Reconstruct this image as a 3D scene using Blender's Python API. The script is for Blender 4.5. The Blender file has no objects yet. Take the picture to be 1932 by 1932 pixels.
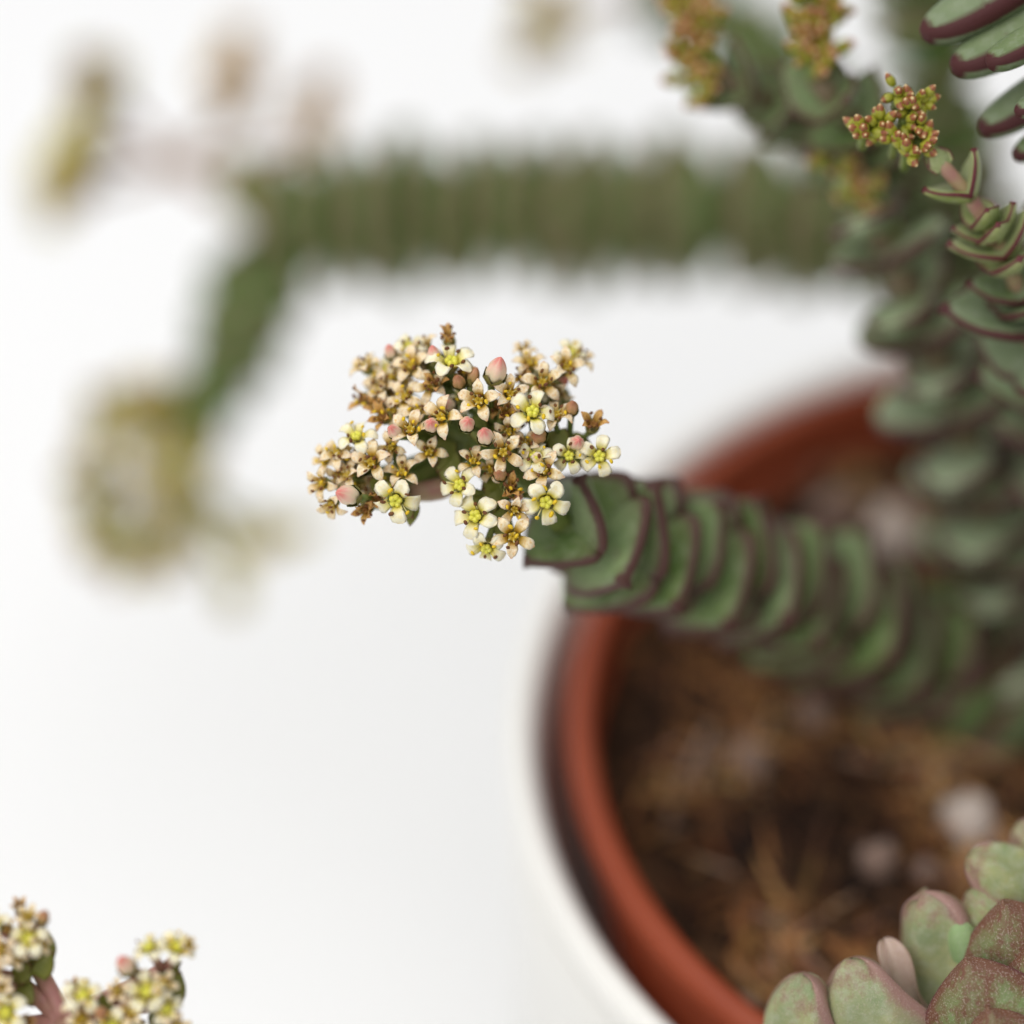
import bpy, math, random
import numpy as np
from mathutils import Vector, Matrix, Quaternion, noise

random.seed(7)
rnd = random.Random(11)
MM = 0.001
scene = bpy.context.scene
COL = scene.collection

# ------------------------------------------------------------------ camera, world, lamps, exposure
ELEV = math.radians(47)                       # the camera looks down on the pot
D_FOC, LENS, SENS, FSTOP = 375.0, 90.0, 24.0, 3.2
d_ = Vector((0, math.cos(ELEV), -math.sin(ELEV)))
u_ = Vector((0, math.sin(ELEV), math.cos(ELEV)))
r_ = Vector((1, 0, 0))
RIM_Z, RIM_R = 100.0, 56.6                    # mm
CENTRE_DEPTH = D_FOC + 45
CAM = Vector((0, 0, RIM_Z)) - d_ * CENTRE_DEPTH - r_ * 62.7 + u_ * 22.5     # pot axis is the world origin

cd = bpy.data.cameras.new('camera')
cam = bpy.data.objects.new('camera', cd)
COL.objects.link(cam)
cam.location = CAM * MM
cam.rotation_euler = (math.pi / 2 - ELEV, 0, 0)
cd.lens, cd.sensor_width, cd.sensor_fit = LENS, SENS, 'AUTO'
cd.clip_start, cd.clip_end = 0.01, 50
cd.dof.use_dof = True
cd.dof.focus_distance = D_FOC * MM
cd.dof.aperture_fstop = FSTOP
scene.camera = cam

w = bpy.data.worlds.new('World')
scene.world = w
w.use_nodes = True
bg = w.node_tree.nodes['Background']
bg.inputs[0].default_value = (0.97, 0.98, 1.0, 1)
bg.inputs[1].default_value = 0.30


def softbox(name, loc, target, size, power, col):
    l = bpy.data.lights.new(name, 'AREA')
    l.shape, l.size, l.energy, l.color = 'SQUARE', size, power, col
    o = bpy.data.objects.new(name, l)
    COL.objects.link(o)
    o.location = loc
    o.rotation_euler = (Vector(target) - Vector(loc)).to_track_quat('-Z', 'Y').to_euler()


softbox('softbox', (-0.25, 0.15, 1.2), (0, 0, 0.1), 1.9, 17.6, (1, 0.99, 0.98))
softbox('front_softbox', (-0.75, -0.85, 0.85), (0, 0, 0.1), 0.8, 6.3, (1, 0.985, 0.965))

scene.view_settings.view_transform = 'Standard'
scene.view_settings.look = 'None'
scene.view_settings.exposure = 0.0
scene.view_settings.gamma = 1.0
scene.cycles.use_denoising = True
scene.cycles.max_bounces = 8


# a place in the world from a sight line and a distance beyond the plane of the flowers (mm)
def P(x, y, dd):
    dep = D_FOC + dd
    k = dep * SENS / LENS
    return CAM + d_ * dep + r_ * ((x / 1932 - .5) * k) - u_ * ((y / 1932 - .5) * k)


def on_z(x, y, z):
    v = P(x, y, 0) - CAM
    return CAM + v * ((z - CAM.z) / v.z)


SOIL_Z = RIM_Z - 7.5


# ------------------------------------------------------------------ materials
def mat(name, rough=.5, spec=.5):
    m = bpy.data.materials.new(name)
    m.use_nodes = True
    nt = m.node_tree
    b = nt.nodes['Principled BSDF']
    b.inputs['Roughness'].default_value = rough
    b.inputs['Specular IOR Level'].default_value = spec
    return m, nt, b


def node(nt, t, **kw):
    n = nt.nodes.new(t)
    for k, v in kw.items():
        setattr(n, k, v)
    return n


def ramp(nt, src, stops):
    n = nt.nodes.new('ShaderNodeValToRGB')
    while len(n.color_ramp.elements) < len(stops):
        n.color_ramp.elements.new(.5)
    for e, (p, c) in zip(n.color_ramp.elements, stops):
        e.position = p
        e.color = tuple(c) + (1,) if len(c) == 3 else c
    nt.links.new(src, n.inputs[0])
    return n.outputs[0]


def mixc(nt, f, a, b):
    n = nt.nodes.new('ShaderNodeMix')
    n.data_type = 'RGBA'
    for s, v in ((n.inputs[0], f), (n.inputs[6], a), (n.inputs[7], b)):
        if hasattr(v, 'links'):
            nt.links.new(v, s)
        elif isinstance(v, tuple):
            s.default_value = tuple(v) + (1,)
        else:
            s.default_value = v
    return n.outputs[2]


def mathn(nt, op, a, b=0.0):
    n = nt.nodes.new('ShaderNodeMath')
    n.operation = op
    n.use_clamp = True
    for s, v in ((n.inputs[0], a), (n.inputs[1], b)):
        if hasattr(v, 'links'):
            nt.links.new(v, s)
        else:
            s.default_value = v
    return n.outputs[0]


def noisen(nt, scale, detail=3, rough=.55):
    tc = nt.nodes.new('ShaderNodeTexCoord')
    n = nt.nodes.new('ShaderNodeTexNoise')
    n.inputs['Scale'].default_value = scale
    n.inputs['Detail'].default_value = detail
    n.inputs['Roughness'].default_value = rough
    nt.links.new(tc.outputs['Object'], n.inputs['Vector'])
    return n.outputs[0]


def data_attr(nt):
    a = nt.nodes.new('ShaderNodeAttribute')
    a.attribute_name = 'data'
    s = nt.nodes.new('ShaderNodeSeparateColor')
    nt.links.new(a.outputs['Color'], s.inputs[0])
    return s.outputs


def bump(nt, b, h, strength, dist):
    n = nt.nodes.new('ShaderNodeBump')
    n.inputs['Strength'].default_value = strength
    n.inputs['Distance'].default_value = dist
    nt.links.new(h, n.inputs['Height'])
    nt.links.new(n.outputs[0], b.inputs['Normal'])


def rand_obj(nt):
    return nt.nodes.new('ShaderNodeObjectInfo').outputs['Random']


def leaf_material(name, g1, g2, pale, margin, e0, e1, red=None, red0=.5, speck=.0):
    m, nt, b = mat(name, .44, .24)
    a = data_attr(nt)
    c = mixc(nt, ramp(nt, noisen(nt, 260), [(.35, (0, 0, 0)), (.65, (1, 1, 1))]), g1, g2)
    c = mixc(nt, mathn(nt, 'MULTIPLY', rand_obj(nt), .35), c, pale)
    # waxy bloom: a fine pale powder on the skin
    c = mixc(nt, mathn(nt, 'MULTIPLY', ramp(nt, noisen(nt, 900, 4), [(.45, (0, 0, 0)), (.7, (1, 1, 1))]), .45), c, pale)
    if red:
        f = mathn(nt, 'ADD', mathn(nt, 'MULTIPLY', a[1], .8), mathn(nt, 'MULTIPLY', a[0], .45))
        f = mathn(nt, 'ADD', f, mathn(nt, 'MULTIPLY', mathn(nt, 'SUBTRACT', noisen(nt, 520, 6, .7), .42), 1.1))
        c = mixc(nt, ramp(nt, f, [(red0, (0, 0, 0)), (red0 + .3, (.85, .85, .85))]), c, red)
    e = mathn(nt, 'ADD', a[0], mathn(nt, 'MULTIPLY', mathn(nt, 'SUBTRACT', noisen(nt, 420, 5, .7), .5), 1.0))
    c = mixc(nt, ramp(nt, e, [(e0, (0, 0, 0)), (e1, (1, 1, 1))]), c, margin)
    if speck:
        tiny = noisen(nt, 5200, 2)
        c = mixc(nt, mathn(nt, 'MULTIPLY', ramp(nt, tiny, [(.54, (0, 0, 0)), (.68, (1, 1, 1))]), speck), c, (.62, .5, .44))
        bump(nt, b, tiny, .5, .00012)
    else:
        bump(nt, b, noisen(nt, 1500, 4), .35, .0002)
    nt.links.new(c, b.inputs['Base Color'])
    b.inputs['Subsurface Weight'].default_value = .12
    b.inputs['Subsurface Radius'].default_value = (.4, .6, .2)
    b.inputs['Subsurface Scale'].default_value = .0015
    return m


M = {}
M['leaf'] = leaf_material('leaf_green', (.065, .13, .02), (.15, .225, .065), (.34, .41, .25), (.085, .038, .03), .0, .62)
M['leaf_dark'] = leaf_material('leaf_deep_green', (.05, .13, .015), (.10, .18, .035), (.20, .25, .11), (.16, .12, .065), .15, .85)
M['leaf_young'] = leaf_material('leaf_young', (.24, .33, .08), (.32, .39, .14), (.42, .46, .28), (.13, .025, .03), .5, .85)
M['leaf_purple'] = leaf_material('leaf_purple_edge', (.10, .155, .05), (.145, .195, .08), (.28, .32, .23), (.075, .022, .022), .22, .6)
M['leaf_blush'] = leaf_material('leaf_blush', (.20, .27, .075), (.30, .34, .12), (.36, .38, .24), (.11, .022, .028), .3, .75)
M['leaf_red'] = leaf_material('leaf_red_speckled', (.12, .21, .055), (.21, .28, .08), (.28, .34, .19), (.13, .045, .045), .55, 1.0,
                              red=(.15, .034, .03), red0=.52, speck=.36)
M['leaf_pale'] = leaf_material('leaf_pale_speckled', (.18, .24, .09), (.33, .33, .125), (.42, .44, .32), (.34, .20, .17), .15, .9,
                               red=(.24, .115, .10), red0=.74, speck=.25)
M['leaf_dry'] = leaf_material('leaf_dried', (.42, .28, .22), (.5, .36, .29), (.55, .45, .38), (.3, .15, .13), .6, 1.0, speck=.3)
M['bract'] = leaf_material('bract_green', (.12, .15, .015), (.2, .21, .03), (.26, .26, .08), (.14, .07, .03), .5, .9)
M['leaf_bud'] = leaf_material('leaf_mint', (.22, .33, .13), (.27, .38, .17), (.34, .43, .25), (.36, .48, .22), .6, 1.0)


def simple(name, c1, c2, scale, rough=.5, sss=0, rnd_amt=0., c3=None, bmp=0):
    m, nt, b = mat(name, rough, .4)
    c = mixc(nt, ramp(nt, noisen(nt, scale), [(.35, (0, 0, 0)), (.65, (1, 1, 1))]), c1, c2)
    if c3:
        c = mixc(nt, mathn(nt, 'MULTIPLY', rand_obj(nt), rnd_amt), c, c3)
    nt.links.new(c, b.inputs['Base Color'])
    if sss:
        b.inputs['Subsurface Weight'].default_value = sss
        b.inputs['Subsurface Radius'].default_value = (1, .8, .5)
        b.inputs['Subsurface Scale'].default_value = .0006
    if bmp:
        bump(nt, b, noisen(nt, scale * 2), bmp, .0002)
    return m


def petal_material(name, base, mid, tip, vein):
    m, nt, b = mat(name, .5, .3)
    a = data_attr(nt)
    c = ramp(nt, a[1], [(.24, base), (.56, mid), (.8, mid), (1., tip)])
    tc = node(nt, 'ShaderNodeTexCoord')
    n = noisen(nt, 6, 4)                       # petal meshes are one unit long
    c = mixc(nt, mathn(nt, 'MULTIPLY', ramp(nt, n, [(.48, (0, 0, 0)), (.7, (1, 1, 1))]), .75), c, vein)
    c = mixc(nt, mathn(nt, 'MULTIPLY', rand_obj(nt), .22), c, tip)
    nt.links.new(c, b.inputs['Base Color'])
    b.inputs['Subsurface Weight'].default_value = .3
    b.inputs['Subsurface Radius'].default_value = (1, .8, .5)
    b.inputs['Subsurface Scale'].default_value = .0004
    return m


M['petal_fresh'] = petal_material('petal_white', (.74, .64, .07), (.90, .84, .62), (.87, .74, .50), (.82, .68, .34))
M['petal_mid'] = petal_material('petal_blush', (.58, .36, .015), (.89, .75, .52), (.80, .50, .34), (.66, .36, .07))
M['petal_old'] = petal_material('petal_tan', (.44, .24, .02), (.64, .38, .12), (.46, .19, .06), (.24, .08, .015))
M['pistil_fresh'] = simple('pistil_lime', (.70, .67, .06), (.78, .72, .15), 5, .4, .3)
M['pistil_mid'] = simple('pistil_amber', (.50, .33, .02), (.60, .44, .05), 5, .5, .2)
M['pistil_old'] = simple('pistil_brown', (.22, .09, .02), (.38, .20, .04), 5, .6)
M['filament'] = simple('filament_cream', (.72, .66, .36), (.66, .54, .2), 5, .5)
M['anther_yellow'] = simple('anther_yellow', (.80, .56, .02), (.66, .42, .02), 9, .7)
M['anther_brown'] = simple('anther_brown', (.10, .03, .012), (.2, .08, .015), 9, .7)
M['sepal'] = simple('sepal_green', (.13, .17, .03), (.22, .24, .06), 6, .5, .2, .5, (.26, .15, .05))
M['pedicel'] = simple('pedicel_green', (.13, .18, .03), (.20, .23, .06), 500, .5, .2)
M['pedicel_yellow'] = simple('pedicel_yellow', (.30, .31, .05), (.36, .34, .09), 500, .5, .2)
M['stalk_rose'] = simple('stalk_rose', (.46, .21, .19), (.46, .30, .19), 300, .5, .2)
M['stalk_pink'] = simple('stalk_pink', (.34, .15, .14), (.36, .28, .15), 300, .5, .2)
M['stem_green'] = simple('stem_green', (.07, .12, .02), (.13, .17, .05), 300, .6)
M['stem_brown'] = simple('stem_brown', (.12, .10, .05), (.17, .12, .07), 300, .6)
M['bud'] = (lambda: None)()


def bud_material(name, stops):
    m, nt, b = mat(name, .42, .45)
    a = data_attr(nt)
    f = mathn(nt, 'ADD', a[1], mathn(nt, 'MULTIPLY', mathn(nt, 'SUBTRACT', noisen(nt, 4, 3), .5), .35))
    c = ramp(nt, f, stops)
    c = mixc(nt, mathn(nt, 'MULTIPLY', a[0], .35), c, stops[1][1])
    nt.links.new(c, b.inputs['Base Color'])
    b.inputs['Subsurface Weight'].default_value = .25
    b.inputs['Subsurface Radius'].default_value = (1, .6, .4)
    b.inputs['Subsurface Scale'].default_value = .0005
    return m


M['bud'] = bud_material('bud_blush', [(.0, (.46, .42, .14)), (.35, (.80, .68, .46)), (.68, (.78, .50, .38)), (.95, (.66, .17, .15))])
M['bud_small'] = bud_material('bud_olive', [(.0, (.22, .25, .015)), (.66, (.33, .32, .03)), (.72, (.2, .045, .02)), (.9, (.34, .11, .05)), (1., (.74, .6, .32))])
M['bud_old'] = bud_material('bud_tan', [(.0, (.26, .22, .03)), (.4, (.42, .27, .1)), (.8, (.48, .24, .12)), (1., (.3, .1, .05))])

# table, pots, soil
m, nt, b = mat('table_white', .55, .3)
nt.links.new(mixc(nt, noisen(nt, 6), (.88, .885, .89), (.90, .90, .90)), b.inputs['Base Color'])
M['table'] = m
m, nt, b = mat('ceramic_cream', .28, .5)
nt.links.new(mixc(nt, noisen(nt, 30), (.84, .82, .77), (.87, .86, .82)), b.inputs['Base Color'])
M['ceramic'] = m
m, nt, b = mat('terracotta_plastic', .45, .3)
nt.links.new(mixc(nt, ramp(nt, noisen(nt, 60, 5), [(.3, (0, 0, 0)), (.7, (1, 1, 1))]), (.27, .047, .016), (.32, .062, .022)), b.inputs['Base Color'])
bump(nt, b, noisen(nt, 400, 3), .15, .0003)
M['terracotta'] = m
m, nt, b = mat('potting_soil', .9, .2)
nt.links.new(ramp(nt, noisen(nt, 160, 6, .7), [(.3, (.016, .008, .005)), (.5, (.065, .03, .014)), (.68, (.15, .075, .034))]), b.inputs['Base Color'])
bump(nt, b, noisen(nt, 400, 5), .8, .001)
M['soil'] = m
m, nt, b = mat('bark_and_fibre', .85, .2)
a = node(nt, 'ShaderNodeAttribute', attribute_name='data')
nt.links.new(a.outputs['Color'], b.inputs['Base Color'])
M['bark'] = m
M['perlite_dull'] = simple('perlite_dull', (.20, .13, .10), (.28, .19, .15), 300, .9, 0, .3, (.14, .09, .07), .5)
M['perlite'] = simple('perlite_pinkish', (.56, .48, .42), (.66, .58, .52), 300, .9, 0, .45, (.36, .24, .18), .5)


# ------------------------------------------------------------------ mesh helpers
def new_mesh(name, verts, faces, data=None, mats=(), smooth=True, midx=None):
    me = bpy.data.meshes.new(name)
    me.from_pydata([tuple(v) for v in verts], [], faces)
    for mt in mats:
        me.materials.append(mt)
    if data is not None:
        at = me.color_attributes.new('data', 'FLOAT_COLOR', 'POINT')
        arr = np.ones((len(verts), 4), dtype=np.float32)
        arr[:, :3] = np.array(data, dtype=np.float32)
        at.data.foreach_set('color', arr.ravel())
    if smooth:
        me.polygons.foreach_set('use_smooth', [True] * len(me.polygons))
    if midx is not None:
        me.polygons.foreach_set('material_index', midx)
    me.update()
    return me


def loft(rings, cap=True):
    n = len(rings[0])
    V = [p for r in rings for p in r]
    F = []
    for i in range(len(rings) - 1):
        for j in range(n):
            k = (j + 1) % n
            F.append((i * n + j, i * n + k, (i + 1) * n + k, (i + 1) * n + j))
    if cap:
        F.append(tuple(reversed(range(n))))
        F.append(tuple(range((len(rings) - 1) * n, len(rings) * n)))
    return V, F


def leaf_mesh(name, L, W, T, material, prof='ovate', curl=.3, cup=.12, keel=0., seed=0, N=10, K=16, wav=.02, tip_curl=0., ridge=0.):
    """a thick succulent leaf along +x, upper face +z; sizes in mm"""
    R = random.Random(seed)
    rings, data = [], []
    px = pz = 0.
    ph = R.uniform(0, 6)
    for i in range(N + 1):
        t = i / N if prof in ('ovate', 'point', 'shell') else 1 - (1 - i / N) ** 1.8
        if i:
            a_ = curl * (t + tq) / 2
            px += math.cos(a_) * L * (t - tq)
            pz += math.sin(a_) * L * (t - tq)
        tq = t
        a_ = curl * t + tip_curl * max(0, t - .55)
        if prof == 'point':
            wp = .84 + .16 * math.sin(math.pi / 2 * t / .25) if t < .25 else 1 - ((t - .25) / .75) ** 1.45
            tp = 1 - .5 * t ** 2
        elif prof == 'ovate':
            wp = .82 + .18 * math.sin(math.pi / 2 * t / .32) if t < .32 else 1 - ((t - .32) / .68) ** 1.75
            tp = 1 - .55 * t ** 2
        elif prof == 'shell':
            wp = .7 + .3 * math.sin(math.pi / 2 * t / .45) if t < .45 else max(0, 1 - ((t - .45) / .55) ** 2.0) ** .8
            tp = math.sqrt(max(0, 1 - t ** 5))
        elif prof == 'round':
            wp = .7 + .3 * math.sin(math.pi / 2 * t / .5) if t < .5 else max(0, 1 - ((t - .5) / .5) ** 2.2) ** .5
            tp = math.sqrt(max(0, 1 - t ** 5))
        elif prof == 'finger':
            wp = .6 + .4 * math.sin(math.pi / 2 * t / .55) if t < .55 else max(0, 1 - ((t - .55) / .45) ** 2.4) ** .6
            tp = math.sqrt(max(0, 1 - t ** 6))
        wp = max(wp, .03)
        hw, th = W / 2 * wp, T * max(tp, .12)
        ring = []
        for j in range(K):
            f = 2 * math.pi * j / K
            c, s = math.cos(f), math.sin(f)
            v = math.copysign(abs(c) ** .75, c)
            h = math.copysign(abs(s) ** .8, s)
            y = v * hw * (1 + wav * math.sin(7 * t + ph + 2 * v))
            off = h * th / 2 * (.55 + .45 * (1 - v * v)) + cup * (v * hw) ** 2 / (W / 2) + wav * T * math.sin(5 * v + 6 * t + ph)
            off += ridge * T * (1 - abs(v)) ** 1.5 * t
            if s < 0:
                off -= keel * T * (1 - abs(v)) * (1 - .4 * t)
            ring.append(Vector((px - math.sin(a_) * off, y, pz + math.cos(a_) * off)) * MM)
            data.append((max(abs(c) ** 5, max(0, (t - .9) / .1) * (0. if prof in ('round', 'shell') else 1.)), t, 1 if s > 0 else 0))
        rings.append(ring)
    V, F = loft(rings)
    return new_mesh(name, V, F, data, [material])


def tube_mesh(name, pts, radii, material, seg=8, scale=MM):
    n = len(pts)
    rings = []
    up = None
    for i in range(n):
        t = (Vector(pts[min(i + 1, n - 1)]) - Vector(pts[max(i - 1, 0)])).normalized()
        if up is None:
            up = t.orthogonal().normalized()
        up = (up - t * up.dot(t)).normalized()
        sd = t.cross(up)
        r = radii[i] if isinstance(radii, (list, tuple)) else radii
        rings.append([(Vector(pts[i]) + (up * math.cos(2 * math.pi * k / seg) + sd * math.sin(2 * math.pi * k / seg)) * r) * scale for k in range(seg)])
    V, F = loft(rings)
    return new_mesh(name, V, F, None, [material])


def lathe(name, prof, material, seg=96, closed=False):
    V, F = [], []
    n = len(prof)
    for k in range(seg):
        a_ = 2 * math.pi * k / seg
        for (r, z) in prof:
            V.append((r * math.cos(a_) * MM, r * math.sin(a_) * MM, z * MM))
    for k in range(seg):
        q = (k + 1) % seg
        for i in range(n if closed else n - 1):
            j = (i + 1) % n
            F.append((k * n + i, q * n + i, q * n + j, k * n + j))
    return new_mesh(name, V, F, None, [material])


def spline(pts, n):
    """Catmull-Rom through the points, n samples evenly spaced"""
    pts = [Vector(p) for p in pts]
    Q = [pts[0] * 2 - pts[1]] + pts + [pts[-1] * 2 - pts[-2]]
    S = []
    for i in range(1, len(Q) - 2):
        p0, p1, p2, p3 = Q[i - 1:i + 3]
        for k in range(24):
            t = k / 24
            S.append(.5 * (2 * p1 + (p2 - p0) * t + (2 * p0 - 5 * p1 + 4 * p2 - p3) * t * t + (3 * p1 - p0 - 3 * p2 + p3) * t ** 3))
    S.append(pts[-1])
    cum = [0]
    for i in range(1, len(S)):
        cum.append(cum[-1] + (S[i] - S[i - 1]).length)
    out = []
    k = 0
    for i in range(n):
        s = cum[-1] * i / (n - 1)
        while k < len(cum) - 2 and cum[k + 1] < s:
            k += 1
        f = (s - cum[k]) / max(1e-9, cum[k + 1] - cum[k])
        out.append(S[k].lerp(S[k + 1], min(1, f)))
    return out, cum[-1]


# ------------------------------------------------------------------ object helpers
def obj(name, me, parent=None, mw=None):
    o = bpy.data.objects.new(name, me)
    COL.objects.link(o)
    if parent is not None:
        o.parent = parent
        if mw is not None:
            inv = parent['_inv'] if False else ROOTINV.get(parent.name, Matrix())
            o.matrix_local = inv @ mw
    elif mw is not None:
        o.matrix_world = mw
    return o


ROOTINV = {}


def tag(o, label=None, cat=None, group=None, kind=None):
    for k, v in (('label', label), ('category', cat), ('group', group), ('kind', kind)):
        if v:
            o[k] = v
    return o


def thing(name, loc, label, cat, group=None):
    o = bpy.data.objects.new(name, None)
    o.empty_display_size = .005
    COL.objects.link(o)
    o.location = Vector(loc) * MM
    ROOTINV[o.name] = Matrix.Translation(-Vector(loc) * MM)
    return tag(o, label, cat, group)


def frame(pos, x, z, s=1.0):
    """matrix at pos (mm) with local x and (about) z directions"""
    x = Vector(x).normalized()
    z = (Vector(z) - x * Vector(z).dot(x)).normalized()
    y = z.cross(x)
    m3 = Matrix((x, y, z)).transposed()
    return Matrix.Translation(Vector(pos) * MM) @ m3.to_4x4() @ Matrix.Scale(s, 4)


def facing(pos, z, roll, s):
    z = Vector(z).normalized()
    x = z.orthogonal().normalized()
    x = Quaternion(z, roll) @ x
    return frame(pos, x, z, s)


# ------------------------------------------------------------------ setting
tb = new_mesh('table', [(-1.5, -1.5, 0), (1.5, -1.5, 0), (1.5, 1.5, 0), (-1.5, 1.5, 0)], [(0, 1, 2, 3)], None, [M['table']], False)
tag(obj('table', tb), 'plain white table surface under the pot', 'table', kind='structure')

# outer ceramic pot
zo = RIM_Z - 2.6
ri, ro = RIM_R + 3.2, RIM_R + 6.8
op = thing('ceramic_pot', (0, 0, 0), 'glossy cream white ceramic outer pot holding the terracotta coloured pot', 'pot')
obj('wall', lathe('outer_wall', [(0.01, .5), (ro - 4.5, .5), (ro - 3, 2), (ro - .6, zo - 12), (ro - .3, zo - 3.4), (ri + .3, zo - 3.4), (ri, zo - 12), (ri - 8, 8), (0.01, 6)], M['ceramic']), op)
lip = [((ri + ro) / 2 + math.cos(q) * (ro - ri) / 2, zo - 2.2 + math.sin(q) * 2.2) for q in [k * math.pi / 10 - .15 * 0 for k in range(20)]]
obj('rim', lathe('outer_rim', lip, M['ceramic'], closed=True), op)

# inner plastic pot
ip = thing('plant_pot', (0, 0, 6), 'terracotta coloured plastic pot with a thick rolled rim set inside the white pot', 'pot')
obj('wall', lathe('inner_wall', [(0.01, 6.8), (44, 6.8), (RIM_R - 1.4, RIM_Z - 3), (RIM_R - 2.5, RIM_Z - 3), (42.5, 9), (0.01, 9)], M['terracotta']), ip).location = (0, 0, -6 * MM)
lip = []
for k in range(24):
    q = 2 * math.pi * k / 24
    c, s = math.cos(q), math.sin(q)
    lip.append((RIM_R - 1.6 + math.copysign(abs(c) ** .7, c) * 1.65, RIM_Z - 2.6 + math.copysign(abs(s) ** .8, s) * 2.6))
lip.reverse()
obj('rim', lathe('inner_rim', lip, M['terracotta'], closed=True), ip).location = (0, 0, -6 * MM)


def soil_h(x, y):
    p = Vector((x, y, 0))
    return SOIL_Z + 2.2 * noise.noise(p * .06) + 1.5 * noise.noise(p * .17 + Vector((9, 2, 0))) + .8 * noise.noise(p * .5) - 1.5 * (math.hypot(x, y) / 53) ** 6


V, F = [], []
nr, na = 60, 160
for i in range(nr + 1):
    for k in range(na):
        r = (RIM_R - 3.2) * (i / nr)
        x, y = r * math.cos(2 * math.pi * k / na), r * math.sin(2 * math.pi * k / na)
        V.append(Vector((x, y, soil_h(x, y))) * MM)
for i in range(nr):
    for k in range(na):
        q = (k + 1) % na
        F.append((i * na + k, (i + 1) * na + k, (i + 1) * na + q, i * na + q))
soil = obj('potting_soil', new_mesh('potting_soil', V, F, None, [M['soil']]))
tag(soil, 'dark brown potting soil filling the terracotta coloured pot', 'soil', kind='stuff')

# bark crumbs and fibres lying on it, nobody could count them
V, F, DT = [], [], []
R = random.Random(5)
cols = [(.016, .008, .005), (.05, .022, .011), (.11, .047, .018), (.19, .082, .03), (.27, .12, .042), (.28, .18, .12), (.44, .25, .10)]
for k in range(5200):
    a_, r = R.uniform(0, 6.283), 52 * math.sqrt(R.random())
    x, y = r * math.cos(a_), r * math.sin(a_)
    patch = noise.noise(Vector((x, y, 3)) * .09)
    kind = R.random()
    if kind < .45:
        sx, sy, sz = R.uniform(4, 14), R.uniform(.4, 1.2), R.uniform(.3, .6)
    else:
        s = R.uniform(.6, 1.6) if R.random() < .8 else R.uniform(1.6, 2.6)
        sx, sy, sz = s * R.uniform(.8, 1.7), s, s * R.uniform(.4, .8)
    ci = min(6, max(0, int(2.3 + patch * 7 + R.gauss(0, 1.3) + (1.4 if kind < .45 else 0))))
    c = cols[ci]
    q = Quaternion((0, 0, 1), R.uniform(0, 6.28)) @ Quaternion((0, 1, 0), R.gauss(0, .35)) @ Quaternion((1, 0, 0), R.gauss(0, .5))
    ctr = Vector((x, y, soil_h(x, y) + R.uniform(-.2, 1.0) * (1.2 if patch > 0 else .6)))
    if math.hypot(x, y) + sx / 2 > 53:
        continue
    b0 = len(V)
    for (ax, ay, az) in ((-1, 0, 0), (-.5, -1, -.6), (-.5, .9, -.5), (-.4, 0, 1), (.5, -.8, -.6), (.5, 1, -.4), (.6, .1, .8), (1, 0, .1)):
        jit = 1 + R.uniform(-.25, .25)
        V.append((ctr + q @ Vector((ax * sx / 2 * jit, ay * sy / 2 * jit, az * sz / 2 * jit))) * MM)
        DT.append(tuple(v * R.uniform(.8, 1.2) for v in c))
    for f in ((0, 1, 3), (0, 3, 2), (0, 2, 1), (1, 4, 6, 3), (3, 6, 5, 2), (2, 5, 4, 1), (4, 7, 6), (6, 7, 5), (5, 7, 4)):
        F.append(tuple(b0 + i for i in f))
tag(obj('bark_crumbs', new_mesh('bark_crumbs', V, F, DT, [M['bark']], False)), 'brown bark crumbs and straw fibres strewn over the potting soil', 'bark', kind='stuff')


def pebble(name, rad, seed, dull):
    R = random.Random(seed)
    V, F = [], []
    nu, nv = 12, 8
    for i in range(nv + 1):
        for k in range(nu):
            th, ph = math.pi * i / nv, 2 * math.pi * k / nu
            p = Vector((math.sin(th) * math.cos(ph), math.sin(th) * math.sin(ph), math.cos(th)))
            V.append(p * rad * (1 + .5 * noise.noise(p * 1.9 + Vector((seed * 3.1, 0, 0)))) * MM)
    for i in range(nv):
        for k in range(nu):
            q = (k + 1) % nu
            F.append((i * nu + k, (i + 1) * nu + k, (i + 1) * nu + q, i * nu + q))
    return new_mesh(name, V, F, None, [M['perlite_dull' if dull else 'perlite']])


for k, (x, y, r, lab) in enumerate([
        (1825, 1545, 3.0, 'largest pale perlite granule lying beside the speckled leaves'),
        (1742, 1640, 1.9, 'small pinkish perlite granule below the largest pale one'),
        (1400, 1892, 2.1, 'pale perlite granule touching the inner wall of the pot rim'),
        (1545, 1350, 2.5, 'grey perlite granule under the thick leafy flowering stem'),
        (1690, 1000, 3.9, 'big pinkish perlite granule behind the thick leafy flowering stem'),
        (1575, 955, 2.9, 'perlite granule between far pot rim and big pinkish granule'),
        (1655, 1620, 2.3, 'dull grey perlite granule half sunk in brown bark'),
        (1420, 1425, 2.2, 'brownish perlite granule in soil near the left pot wall')]):
    p = on_z(x, y, SOIL_Z + r * .45)
    o = obj('perlite_granule', pebble('perlite_granule', r, k + 1, k not in (0, 4)))
    o.location = Vector((p.x, p.y, soil_h(p.x, p.y) + r * .25)) * MM
    tag(o, lab, 'stone', 'perlite granules in the soil')

# ------------------------------------------------------------------ flowers (unit radius, facing +z)
CL = {'fresh': [(.20, -.22), (.38, .02), (.62, .20), (.88, .13), (1.0, -.06)],
      'mid': [(.20, -.22), (.36, .06), (.60, .27), (.86, .26), (1.02, .08)],
      'old': [(.18, -.22), (.28, .10), (.42, .36), (.58, .52), (.74, .56)]}
HW = {'fresh': [.16, .24, .32, .33, .24], 'mid': [.15, .22, .275, .22, .035], 'old': [.14, .19, .22, .15, .02]}


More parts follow.
